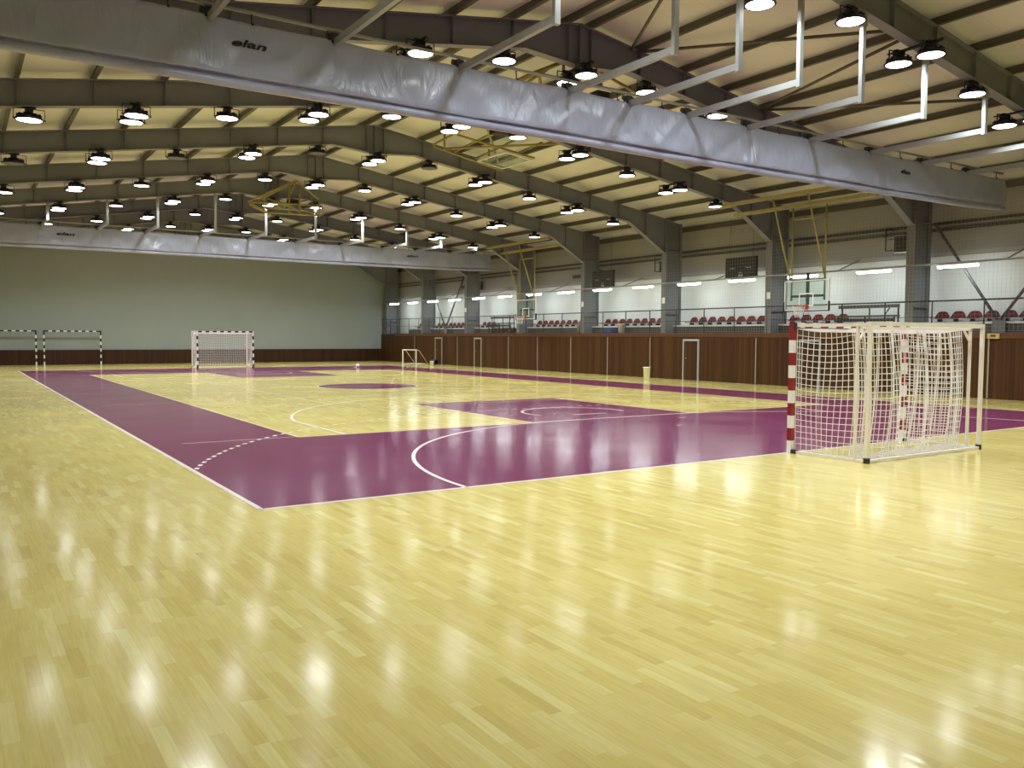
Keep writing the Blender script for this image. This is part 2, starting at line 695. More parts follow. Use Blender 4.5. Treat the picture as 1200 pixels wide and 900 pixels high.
mb = MB()
z = 0.0025
for x in (2.5, 17.6):
    flat(mb, x-0.03, x+0.03, 6, 34, z)
for y in (6, 34):
    flat(mb, 2.5, 17.6, y-0.03, y+0.03, z)
for y0, y1 in ((6, 11.78), (28.22, 34)):
    for x in (7.65, 12.35):
        flat(mb, x-0.03, x+0.03, y0, y1, z)
for y in (11.75, 28.25):
    flat(mb, 7.65, 12.35, y-0.03, y+0.03, z)
for x in (5.7, 14.5):                      # volleyball court
    flat(mb, x-0.035, x+0.035, 11.2, 28.8, z)
for y in (11.2, 17, 20, 23, 28.8):
    flat(mb, 5.7, 14.5, y-0.025, y+0.025, z)
il = mb.build('court_line', 'faint_line', fl)
il['label'] = 'cream inner court lines'
mb = MB()
for y, x0, x1 in ((6.08, 0.5, 2.45), (15.2, 0.5, 2.2), (20.1, 0.25, 2.4)):
    flat(mb, x0, x1, y-0.035, y+0.035, z)
mb.build('court_line', 'pink_line', fl)['label'] = 'thin pinkish lines across the purple side strip'

# ------------------------------------------------------------------ setting: walls, ceiling
wr = MB().bx(XR, XR+0.2, YN, YF, 0, 7.3).build('wall_right', 'wall_sheet')
structure(wr, 'white sheeted side wall behind the balcony', 'wall')
wl_ = MB().bx(XL-0.2, XL, YN, YF, 0, 7.3).build('wall_left', 'wall_sheet')
structure(wl_, 'white sheeted left side wall', 'wall')
MBX = MB().prism([(XL, YF, 0), (XR, YF, 0), (XR, YF, 7.05), (10, YF, 9.5), (XL, YF, 7.05)], (0, 0.2, 0))
structure(MBX.build('wall_back', 'wall_end'), 'plain grey-white end wall behind the far goals', 'wall')
MBX = MB().prism([(XL, YN, 0), (XR, YN, 0), (XR, YN, 7.05), (10, YN, 9.5), (XL, YN, 7.05)], (0, -0.2, 0))
structure(MBX.build('wall_front', 'wall_end'), 'plain end wall behind the camera', 'wall')
zr = 0.2
MBX = MB()
for s in (-1, 1):
    xe = XL-0.3 if s < 0 else XR+0.3
    MBX.prism([(10, YN-0.3, 9.29+zr), (xe, YN-0.3, z_top(xe)+zr), (xe, YN-0.3, z_top(xe)+zr+0.12), (10, YN-0.3, 9.29+zr+0.12)], (0, YF-YN+0.6, 0))
structure(MBX.build('ceiling', 'roof_sheet'), 'beige insulated roof panels on a low gable', 'ceiling')

# timber panelling below the balcony and along the end wall
MBX = MB().bx(24.0, 24.12, YN, 47.0, 0, 1.86).bx(24.0, 24.12, 47.0, YF, 0, 1.82)
structure(MBX.build('trim_1', 'wood_slats'), 'dark brown vertical timber boarding under the balcony', 'panelling')
MBX = MB().bx(23.975, 24.14, YN, 47.0, 1.86, 2.04)
structure(MBX.build('trim_2', 'wood_rail', None, 0.01), 'reddish brown timber rail capping the boarding', 'trim')
MBX = MB().bx(23.99, 24.13, 47.0, YF, 1.82, 1.95)
structure(MBX.build('trim_3', 'wood_dark'), 'dark capping at the far end of the boarding', 'trim')
MBX = MB().bx(XL, 23.95, YF-0.1, YF, 0, 0.9)
structure(MBX.build('trim_4', 'wood_slats_end'), 'dark timber dado along the far end wall', 'panelling')
MBX = MB()
for i in range(17):
    x = -4.2+1.75*i
    if x < 23.5:
        MBX.bx(x-0.015, x+0.015, YF-0.115, YF-0.1, 0.02, 0.88)
structure(MBX.build('trim_5', 'wood_slats'), 'pale cover strips on the far dado', 'trim')
strip_y = [43.9, 37.94, 32.01, 29.1, 26.11, 23.16, 20.13, 13.99, 7.9, 4.91, 2.0]
for i, y in enumerate(strip_y):
    o = MB().bx(23.985, 24.0, y-0.022, y+0.022, 0.02, 1.84).build('trim_%d' % (6+i), 'strip_pale')
    structure(o, 'pale vertical cover strip on the brown boarding', 'trim')

# doors in the boarding
for i, (ya, yb, zt) in enumerate(((39.9, 40.85, 1.78), (34.95, 35.8, 1.78), (17.05, 18.0, 1.78), (10.95, 11.9, 1.80))):
    d = bpy.data.objects.new('door_%d' % (i+1), None)
    COL.objects.link(d)
    d.location = (24.0, (ya+yb)/2, 0)
    lab = ['far timber door with pale frame near the small goal', 'second farthest timber door with pale frame',
           'timber door with blue-grey frame right of the white bin', 'timber door with blue-grey frame behind the red goal'][i]
    structure(d, lab, 'door')
    h = (yb-ya)/2
    MB().bx(-0.035, 0.0, -h+0.06, h-0.06, 0.0, zt-0.07).build('door_leaf', 'wood_slats', d)
    w = 0.065
    MBX = MB().bx(-0.06, 0.0, -h, -h+w, 0, zt).bx(-0.06, 0.0, h-w, h, 0, zt).bx(-0.06, 0.0, -h+w, h-w, zt-0.09, zt)
    MBX.build('door_frame', 'door_frame' if i > 1 else 'strip_pale', d)
    MB().tube([(-0.035, h-0.16, 0.95), (-0.075, h-0.16, 0.95), (-0.075, h-0.28, 0.95)], 0.011).build('door_handle', 'galvanised', d)

# balcony deck, seat step, wall girts, eave strip
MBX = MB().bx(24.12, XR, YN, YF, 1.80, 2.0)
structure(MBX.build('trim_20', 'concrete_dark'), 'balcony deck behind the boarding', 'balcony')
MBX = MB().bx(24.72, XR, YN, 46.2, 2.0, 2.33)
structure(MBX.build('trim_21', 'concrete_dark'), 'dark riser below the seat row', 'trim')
MBX = MB().bx(24.68, XR, YN, 46.2, 2.33, 2.40)
structure(MBX.build('trim_22', 'concrete'), 'pale ledge carrying the red seats', 'trim')
for i, (zz, hh, mm) in enumerate(((4.72, 0.10, 'pipe_grey'), (5.53, 0.09, 'girt_dark'), (5.73, 0.09, 'girt_dark'), (6.75, 0.22, 'steel_purlin'))):
    o = MB().bx(XR-0.1, XR, YN, YF, zz-hh/2, zz+hh/2).bx(XR-0.12, XR-0.1, YN, YF, zz-hh/2-0.015, zz-hh/2+0.02).build('trim_%d' % (23+i), mm)
    structure(o, ['grey girt across the white wall above the tube lights', 'lower of two dark girts high on the side wall',
                  'upper of two dark girts high on the side wall', 'eave beam under the roof edge of the side wall'][i], 'trim')
o = MB().bx(XR-0.04, XR, YN, YF, 4.62, 6.64).build('trim_27', 'wall_sheet_dim')
structure(o, 'white upper wall sheeting above the girt, shade put into its colour', 'panelling')

# ------------------------------------------------------------------ steel portal frames
PX = [0.34+1.57*i for i in range(10)]


def rafter(s):
    b = MB()
    X = [0, 1.6, 5, 9, 11.9, 13.95]

    def zb(dx):
        v = 8.67-0.153*dx
        if dx < 1.6:
            v = min(v, 8.30+0.08*dx)
        if dx > 11.9:
            v = (8.67-0.153*11.9)-(dx-11.9)*0.58
        return v
    xs = [0, 0.8, 1.6, 5, 9, 11.9, 13.0, 14.05]
    t = 0.012
    web = [(10+s*x, -t/2, zb(x)) for x in xs]+[(10+s*x, -t/2, z_top(10+x)) for x in reversed(xs)]
    b.prism(web, (0, t, 0))
    for a, c in zip(xs, xs[1:]):
        b.bar((10+s*a, 0, zb(a)), (10+s*c, 0, zb(c)), 0.24, 0.022)
    b.bar((10, 0, z_top(10)-0.01), (10+s*14.6, 0, z_top(24.6)-0.01), 0.24, 0.022)
    for x in PX[:9]:
        b.bx(10+s*x-0.006, 10+s*x+0.006, -0.11, 0.11, zb(x), z_top(10+x)-0.02)
    if s > 0:
        b.bx(9.985, 10.015, -0.11, 0.11, 8.30, 9.27)
    return b


def column(s):
    b = MB()
    x0 = 14.05
    xi, xo = 10+s*x0, 10+s*(x0+0.95)
    zt = z_top(10+x0)
    b.bx(xi, xi+s*0.022, -0.15, 0.15, 0.0, 5.72)
    b.bx(xo-s*0.022, xo, -0.15, 0.15, 0.0, z_top(xo))
    b.prism([(xi, -0.007, 0), (xo, -0.007, 0), (xo, -0.007, z_top(xo)), (xi, -0.007, zt)], (0, 0.014, 0))
    for zz in (2.9, 4.3, 5.72):
        b.bx(min(xi, xo)+0.02, max(xi, xo)-0.02, -0.13, 0.13, zz-0.008, zz+0.008)
    b.bx(xi, xi+s*0.022, -0.15, 0.15, 5.72, zt)
    return b


raft = {1: None, -1: None}
colm = {1: None, -1: None}
FRAMES = range(-2, 8)
for k in FRAMES:
    y = FY(k)
    t = thing('portal_frame', '', 'steel frame', (0, y, 0), 0, 'grey steel portal frames of the hall')
    t['label'] = 'grey steel portal frame carrying the roof, %s' % (ORD[k+1]+' from the front' if k > -2 else 'directly overhead')
    for s in (1, -1):
        if raft[s] is None:
            raft[s] = rafter(s).build('rafter', 'steel', t)
            colm[s] = column(s).build('column', 'steel_column', t)
        else:
            for src in (raft[s], colm[s]):
                c = src.copy()
                COL.objects.link(c)
                c.parent = t

# purlins
for s in (-1, 1):
    for i, dx in enumerate(PX):
        x = 10+s*dx
        zt = z_top(x)
        b = MB().bx(x-0.012, x+0.012, YN, YF, zt, zt+zr-0.02).bx(x-0.05, x+0.05, YN, YF, zt, zt+0.018)
        o = b.build('roof_purlin', 'steel_purlin')
        tag(o, 'thin steel roof purlin, %s from the ridge on the %s slope' % (ORD[i], 'right' if s > 0 else 'left'), 'purlin',
            'roof purlins along the hall')

# diagonal roof braces, first bay
for i, (a, c) in enumerate((((11.6, 7.5), (8.4, 1.9)), ((11.8, 7.5), (14.8, 1.9)), ((16.4, 7.5), (14.9, 1.9)), ((16.5, 7.5), (19.5, 1.9)))):
    o = MB().tube([(a[0], a[1], z_top(a[0])-0.06), (c[0], c[1], z_top(c[0])-0.06)], 0.04, 8).build('roof_brace', 'steel_purlin')
    tag(o, ['diagonal roof brace tube crossing the ridge side, first bay', 'diagonal roof brace tube, second from the ridge in the first bay',
            'diagonal roof brace tube, third from the ridge in the first bay', 'diagonal roof brace tube nearest the side wall, first bay'][i],
        'brace', 'diagonal roof brace tubes')

# V braces on the side wall
for i, (yb, zb_, ya, yc) in enumerate(((4.95, 2.45, 7.1, 2.6), (40.6, 2.45, 42.85, 38.2))):
    t = thing('wall_brace', ['grey V-shaped wall brace at the near end of the balcony', 'grey V-shaped wall brace near the far end of the balcony'][i],
              'brace', (24.62, yb, 2.0), 0, 'wall braces')
    MB().tube([(0, 0.05, zb_-2.0), (0, ya-yb, 3.62)], 0.05).build('brace_tube', 'pipe_dark', t)
    MB().tube([(0, -0.05, zb_-2.0), (0, yc-yb, 3.62)], 0.05).build('brace_tube', 'pipe_dark', t)
    MB().box((0, 0, 0.25), (0.03, 0.4, 0.5)).build('gusset_plate', 'steel_column', t)

# ------------------------------------------------------------------ high-bay lamps
lamp_src = None
lamp_tree = None
lens_off_mesh = None
RL = 0.27


def make_lamp():
    t = thing('high_bay_lamp', '', 'lamp', (0, 0, 0), 0, 'high-bay lamps under the roof frames')
    h = MB().lathe([(0.10, 0.02), (0.13, 0.0), (0.17, -0.02), (RL+0.01, -0.10), (RL+0.03, -0.135), (RL+0.015, -0.15), (RL-0.01, -0.145), (RL-0.02, -0.13)], 24)
    h.lathe([(0, 0.03), (0.10, 0.02)], 24)
    for k in range(12):
        a = 2*math.pi*k/12
        h.box((0.2*math.cos(a), 0.2*math.sin(a), -0.045), (0.11, 0.008, 0.07), Matrix.Rotation(a, 3, 'Z'))
    ho = h.build('housing', 'housing', t)
    le = MB().lathe([(0, -0.152), (RL*0.6, -0.150), (RL-0.015, -0.143)], 20).build('lens', 'lens_on', t)
    ld = bpy.data.lights.new('lamp_light', 'AREA')
    ld.shape = 'DISK'
    ld.size = 0.32
    ld.energy = LAMP_WATTS
    ld.color = (0.92, 0.98, 1.0)
    ld.spread = math.radians(140)
    lo = bpy.data.objects.new('lamp_light', ld)
    COL.objects.link(lo)
    lo.parent = t
    lo.location = (0, 0, -0.158)
    y = MB().bx(-RL-0.045, -RL-0.033, -0.014, 0.014, -0.13, 0.10).bx(RL+0.033, RL+0.045, -0.014, 0.014, -0.13, 0.10).bx(-RL-0.045, RL+0.045, -0.014, 0.014, 0.105, 0.118)
    y.bx(-RL-0.06, -RL+0.0, -0.03, 0.03, -0.13, -0.11).bx(RL, RL+0.06, -0.03, 0.03, -0.13, -0.11)
    yo = y.build('yoke', 'bracket_black', t)
    m_ = MB().bx(-0.14, 0.14, -0.06, 0.06, 0.118, 0.145).bx(-0.08, 0.08, -0.09, 0.09, 0.025, 0.10)
    mo = m_.build('driver_box', 'bracket_black', t)
    return t, [(ho, []), (le, []), (yo, []), (mo, []), (lo, [])]


lamp_src, lamp_tree = make_lamp()
lens_off_mesh = lamp_tree[1][0].data.copy()
lens_off_mesh.materials.clear()
lens_off_mesh.materials.append(MAT['lens_off'])
first_used = False
LX = [-1.1, 1.1, 3.3, 5.6, 7.9, 9.98, 12.2, 14.4, 16.7, 18.85, 21.05]
OFF = {(2, -1), (2, 1), (2, 3), (2, 5)}      # (frame, lattice index - 1) lamps that are out


def place_lamp(x, y, z, on, label, tilt=0.0):
    global first_used
    if not first_used:
        first_used = True
        o = lamp_src
        o.location = (x, y, z)
        o['label'] = label
    else:
        o = dup(lamp_src, lamp_tree if on else lamp_tree[:4], (x, y, z), 0, label, None, None if on else {'lens': lens_off_mesh})
    o.rotation_euler = (0, tilt, random.uniform(-0.1, 0.1))
    return o


bars = []
for k in range(-2, 7):
    y = FY(k)
    for i, x in enumerate(LX):
        n = i-1                               # 0 -> x = 1.1
        if (k < 0 and x < 0) or (k == 0 and x > 20):
            continue
        za = z_bot(x)-0.012
        if abs(x-10) < 0.5:
            za = 8.28
        pair = (i % 2 == 1)
        on = True
        if k == 2 and i in (0, 2, 4, 6):
            on = False
        side = 'at the ridge' if i == 5 else '%s from ridge on %s' % (ORD[abs(i-5)-1], 'right' if i > 5 else 'left')
        base = '%s round high-bay lamp under %s frame, %s' % ('lit' if on else 'unlit', FORD(k), side)
        zl = za-0.145
        if pair:
            place_lamp(x, y-0.36, zl, on and not (k == 0 and i == 3 and False), base+', nearer of pair')
            place_lamp(x, y+0.36, zl, on, base+', farther of pair')
            bars.append((x, y, za, FORD(k), side))
        else:
            place_lamp(x, y, zl, on, base)
bar_src = None
for x, y, za, a, b_ in bars:
    lab = 'black cross bar carrying a lamp pair under %s frame, %s' % (a, b_)
    if bar_src is None:
        bar_src = MB().bx(-0.03, 0.03, -0.62, 0.62, -0.022, 0.0).bx(0.05, 0.10, -0.55, 0.55, -0.022, 0.0).build('lamp_bar', 'bracket_black')
        o = bar_src
        tag(o, lab, 'bracket', 'cross bars of the lamp pairs')
    else:
        o = bar_src.copy()
        COL.objects.link(o)
        o['label'] = lab
    o.location = (x, y, za)

# ------------------------------------------------------------------ divider curtains
def curtain(yc, label, ybk, sag, text_at, tsize):
    t = thing('divider_curtain', label, 'curtain', (0, yc, 0), 0, 'rolled up divider curtains')
    x0, x1 = -4.0, 24.0
    rnd = random.Random(int(yc))
    ph = [rnd.uniform(0, 6.28) for _ in range(8)]

    def wob(x, v):
        return (0.022*math.sin(1.9*x+ph[0]+3*v)+0.014*math.sin(4.7*x+ph[1]-5*v)+0.009*math.sin(9.1*x+ph[2]+7*v))

    def ztop(x):
        return 6.66+0.01*math.sin(2.6*x+ph[3])

    def zlow(x):
        return 5.80+sag*max(0, (2-x)/4)**2+0.010*math.sin(0.9*x+ph[4])-0.02*math.sin(max(0, min(1, (x-6)/15))*math.pi)+0.10*max(0, (x-20)/4)**2

    prof = [(-0.02, 0.0), (-0.05, 0.04), (-0.065, 0.2), (-0.08, 0.4), (-0.095, 0.6), (-0.105, 0.8), (-0.11, 0.93), (-0.10, 0.99), (-0.07, 1.0),
            (-0.03, 0.89), (0.06, 0.89), (0.10, 1.0), (0.12, 0.8), (0.10, 0.5), (0.06, 0.1), (0.02, 0.0)]

    def f(u, v):
        x = x0+(x1-x0)*u
        i = min(int(v*(len(prof)-1)), len(prof)-2)
        fr = v*(len(prof)-1)-i
        a, b = prof[i], prof[i+1]
        yy = a[0]+(b[0]-a[0])*fr
        tt = a[1]+(b[1]-a[1])*fr
        w = wob(x, tt)*min(1, tt*2)*(1 if yy < 0 else -1)
        return (x, yy+w, ztop(x)+(zlow(x)-ztop(x))*tt)
    cov = MB().grid(f, 230, 45).build('curtain_cover', 'vinyl', t)
    b = MB()

    def bz(x):
        return 5.712-0.03*math.sin(max(0, min(1, (x-6)/15))*math.pi)+0.08*max(0, (x-20)/4)**2
    pts = [(x0+(x1-x0)*i/60, 0.0+0.012*math.sin(i*0.7)-0.015, bz(x0+(x1-x0)*i/60)) for i in range(61)]
    b.tube(pts, 0.072, 14)
    b.build('bottom_roll', 'vinyl', t)
    MB().tube([(x0, 0.02, 6.84), (x1, 0.02, 6.84)], 0.03).build('top_pipe', 'galvanised', t)
    for i in range(23):
        xx = x0+0.4+(x1-x0-0.8)*i/22
        b = MB().tube([(xx, 0.02, 6.86), (xx, 0.0, ztop(xx)-0.03)], 0.012, 5)
        b.box((xx, -0.01, ztop(xx)-0.01), (0.035, 0.06, 0.05))
        b.build('tie_hook', 'bracket_black', t)
    for tx, sz, hr in text_at:
        cu = bpy.data.curves.new('logo', 'FONT')
        cu.body = 'elan'
        cu.size = 1.0
        cu.shear = 0.25
        cu.offset = 0.022
        cu.align_x = 'LEFT'
        tmp = bpy.data.objects.new('logo_tmp', cu)
        COL.objects.link(tmp)
        bpy.context.view_layer.update()
        me = bpy.data.meshes.new_from_object(tmp)
        bpy.data.objects.remove(tmp)
        w = max(v.co.x for v in me.vertices)
        hgt = max(v.co.y for v in me.vertices)
        bmx = bmesh.new()
        bmx.from_mesh(me)
        g = bmesh.ops.extrude_face_region(bmx, geom=bmx.faces[:])
        bmesh.ops.translate(bmx, verts=[q for q in g['geom'] if isinstance(q, bmesh.types.BMVert)], vec=(0, 0, 0.01))
        for v in bmx.verts:
            lx = tx+v.co.x/w*sz
            lz = 6.25+v.co.y/hgt*hr
            tt = (ztop(lx)-lz)/(ztop(lx)-zlow(lx))
            # follow the front of the sheet
            yy = -0.13
            for (a0, t0), (a1, t1) in zip(prof[:6], prof[1:7]):
                if t0 <= tt <= t1:
                    yy = a0+(a1-a0)*(tt-t0)/(t1-t0)
            v.co = Vector((lx, yy+wob(lx, tt)*min(1, tt*2)-0.006-v.co.z, lz))
        bmx.to_mesh(me)
        bmx.free()
        me.materials.clear()
        me.materials.append(MAT['print_black'])
        me.name = 'logo'
        o = bpy.data.objects.new('logo', me)
        COL.objects.link(o)
        o.parent = cov
        o['label'] = 'black slanted brand lettering'
    return t


curtain(4.66, 'large silver-grey divider curtain rolled up across the front of the hall', 1.72, 0.01, [(0.98, 0.56, 0.115), (18.52, 0.5, 0.115)], 1)
curtain(34.06, 'distant silver-grey divider curtain rolled up before the far end wall', 31.12, 0.02, [(1.25, 0.75, 0.14), (18.5, 0.7, 0.13)], 1)


def curtain_brackets(yf, yc, xs, near):
    src = None
    for i, x in enumerate(xs):
        zt = z_bot(x)-0.01
        if abs(x-10) < 1.0:
            zt = 8.4
        hgt = zt-6.62
        lab = 'angled steel hanger of the %s divider curtain, %s from the left' % ('front' if near else 'far', ORD[i])
        t = thing('curtain_hanger', lab, 'hanger', (x, yf, 6.62), 0, 'steel hangers of the divider curtains')
        MB().bx(-0.05, 0.05, -0.04, 0.04, -0.09, hgt).bx(0.05, 0.10, -0.035, 0.035, hgt-0.22, hgt-0.08).build('drop_post', 'galvanised', t)
        L_ = yc-yf
        MB().bx(-0.04, 0.04, 0.04, L_-0.05, -0.06, 0.06).build('arm', 'galvanised', t)
        c = MB().bx(-0.07, 0.07, L_-0.05, L_+0.07, -0.02, 0.16).tube([(-0.14, L_, 0.11), (0.14, L_, 0.11)], 0.05).tube([(0.0, L_-0.1, 0.06), (0.0, L_-0.1, -0.04)], 0.02)
        c.build('clamp', 'bracket_black', t)
        src = t


curtain_brackets(FY(-1), 4.66, [0.7, 2.7, 5.05, 7.5, 9.05, 10.7, 12.6, 14.8, 17.25, 19.6, 21.9], True)
curtain_brackets(FY(4), 34.06, [0.7, 2.95, 4.97, 7.44, 9.75, 12.18, 14.63, 17.1, 19.1, 21.3], False)

# ------------------------------------------------------------------ goals
def stripes_bar(b, p0, axis, length, w, step, first, last_long=False):
    """square bar of alternating bands along axis (0=x, 2=z) from p0"""
    n = int(round(length/step))
    pos = 0.0
    mi = first
    for i in range(n):
        e = length if i == n-1 else pos+step
        c = list(p0)
        c[axis] += (pos+e)/2
        s = [w, w, w]
        s[axis] = e-pos
        b.box(c, s, None, mi)
        pos = e
        mi = 1-mi


def net_strands(b, fn, nu, nv, r, sub=2, n=3):
    for i in range(nu+1):
        b.tube([fn(i/nu, j/(nv*sub)) for j in range(nv*sub+1)], r, n, False)
    for j in range(nv+1):
        b.tube([fn(i/(nu*sub), j/nv) for i in range(nu*sub+1)], r, n, False)


def handball_goal(name, label, loc, rz, cols, depth, rear, netr, dense, group='goals'):
    t = thing(name, label, 'goal', loc, rz, group)
    H, W, w = 2.08, 3.16, 0.08
    hw = W/2-w/2
    for s in (-1, 1):
        b = MB()
        stripes_bar(b, (s*hw, 0, 0), 2, H, w, 0.2, 0)
        b.build('post', cols, t)
    b = MB()
    stripes_bar(b, (-hw+w/2, 0, H-w/2), 0, W-2*w, w, 0.2, 0)
    b.build('crossbar', cols, t)
    d = depth
    for s in (-1, 1):
        MB().bx(s*hw-0.03, s*hw+0.03, -d, -w/2, 0.0, 0.045).build('base_bar', 'cream_enamel', t)
        MB().bx(s*hw-0.025, s*hw+0.025, -d, -w/2, H-0.07, H-0.02).build('top_side_bar', 'cream_enamel', t)
        MB().bx(s*hw-0.027, s*hw+0.027, -d-0.027, -d+0.027, 0, H).build('rear_post', 'cream_enamel', t)
        MB().bx(s*hw-0.045, s*hw+0.045, -0.13, -0.04, 0.0, 0.06).build('corner_clip', 'rubber', t)
        MB().bx(s*hw-0.045, s*hw+0.045, -0.10, -0.04, H-0.08, H-0.015).build('corner_clip', 'rubber', t)
        MB().bx(s*hw-0.034, s*hw+0.034, -d-0.034, -d+0.034, 0.0, 0.08).build('foot_cap', 'rubber', t)
    MB().bx(-hw, hw, -d-0.03, -d+0.03, 0, 0.05).build('rear_base_bar', 'cream_enamel', t)
    MB().bx(-hw, hw, -d-0.03, -d+0.03, H-0.06, H).build('rear_top_bar', 'cream_enamel', t)
    if rear:
        y = -d+0.2
        b = MB().bx(-hw-0.02, -hw+0.02, y-0.02, y+0.02, 0.045, H-0.07).bx(hw-0.02, hw+0.02, y-0.02, y+0.02, 0.045, H-0.07)
        b.bx(-hw, hw, y-0.02, y+0.02, H-0.11, H-0.07)
        for s in (-1, 1):
            b.bar((s*hw, y, H-0.3), (s*(hw-0.2), y, H-0.1), 0.03, 0.03)
        b.build('net_frame', 'cream_enamel', t)
    # net: two sides, top, back, and a slack skirt lying on the floor
    nd = 0.98 if rear else d-0.1
    rnd = random.Random(3)
    ph = [rnd.uniform(0, 6) for _ in range(8)]
    b = MB()

    def side(s):
        def f(u, v):
            yy = -0.05-nd*u-0.06*math.sin(math.pi*v)*u
            return (s*(hw-0.05)+0.05*math.sin(5*v+3*u+ph[0])*math.sin(math.pi*u), yy, 0.06+(H-0.16)*v-0.05*math.sin(math.pi*u)*v)
        return f
    amp = 0.05 if rear else 0.01

    def back(u, v):
        x = -hw+0.05+(2*hw-0.1)*u
        return (x, -0.05-nd+(amp*math.sin(23*u+ph[1]+1.5*v)+amp*0.8*math.sin(57*u+ph[2]-2*v))*min(1, 6*u, 6-6*u)-0.06*math.sin(math.pi*v), 0.06+(H-0.16)*v-0.03*math.sin(math.pi*u*3)*v)

    def top(u, v):
        x = -hw+0.05+(2*hw-0.1)*u
        return (x, -0.05-nd*v, H-0.10-0.05*math.sin(math.pi*v))

    def skirt(u, v):
        x = -hw+0.1+(2*hw-0.2)*u
        return (x, -0.05-nd-0.35*v+amp*0.7*math.sin(23*u+5*v), 0.065-0.05*v+0.03*abs(math.sin(17*u+7*v)))
    ns = max(8, int(nd/0.095))
    for s in (-1, 1):
        net_strands(b, side(s), ns, 20, netr)
    net_strands(b, back, dense, 20, netr*(1.15 if rear else 1))
    net_strands(b, top, 30, ns, netr)
    if rear:
        net_strands(b, skirt, dense, 7, netr)
    b.build('net', 'net_cord', t, 0, False)
    return t


handball_goal('handball_goal', 'red and white striped handball goal with white net beside the purple court', (10.02, -0.02, 0), 0,
              ['white_enamel', 'red_enamel'], 1.36, True, 0.006, 58)
handball_goal('handball_goal', 'black and white striped goal with net before the far end wall', (10.15, 40.0, 0), math.pi,
              ['black_enamel', 'white_enamel'], 1.25, False, 0.006, 32)


def goal_frame(label, x):
    t = thing('goal_frame', label, 'goal', (x, 48.9, 0), 0, 'goals')
    H, W, w = 2.08, 3.16, 0.08
    hw = W/2-w/2
    for s in (-1, 1):
        b = MB()
        stripes_bar(b, (s*hw, 0, 0), 2, H, w, 0.2, 1)
        b.build('post', ['black_enamel', 'white_enamel'], t)
        MB().bx(s*hw-0.025, s*hw+0.025, 0.04, 0.36, 0, 0.05).build('base_bar', 'black_enamel', t)
    b = MB()
    stripes_bar(b, (-hw+w/2, 0, H-w/2), 0, W-2*w, w, 0.2, 0)
    b.build('crossbar', ['black_enamel', 'white_enamel'], t)


goal_frame('netless black and white goal frame at the far wall, cut by the picture edge', -0.12)
goal_frame('netless black and white goal frame against the far wall, left of the netted goal', 3.38)

# small white goal in the far right corner
t = thing('small_goal', 'small white training goal in the far corner by the boarding', 'goal', (22.35, 41.4, 0), -1.05, 'goals')
for s in (-1, 1):
    MB().bx(s*0.52-0.03, s*0.52+0.03, -0.03, 0.03, 0, 0.98).build('post', 'white_enamel', t)
    MB().tube([(s*0.52, 0.03, 0.95), (s*0.52, 0.35, 0.9), (s*0.52, 1.4, 0.03)], 0.022).build('rear_stay', 'white_enamel', t)
MB().bx(-0.49, 0.49, -0.03, 0.03, 0.92, 0.98).build('crossbar', 'white_enamel', t)
MB().tube([(-0.52, 0.03, 0.02), (-0.52, 1.42, 0.02), (0.52, 1.42, 0.02), (0.52, 0.03, 0.02)], 0.02).build('base_tube', 'white_enamel', t)

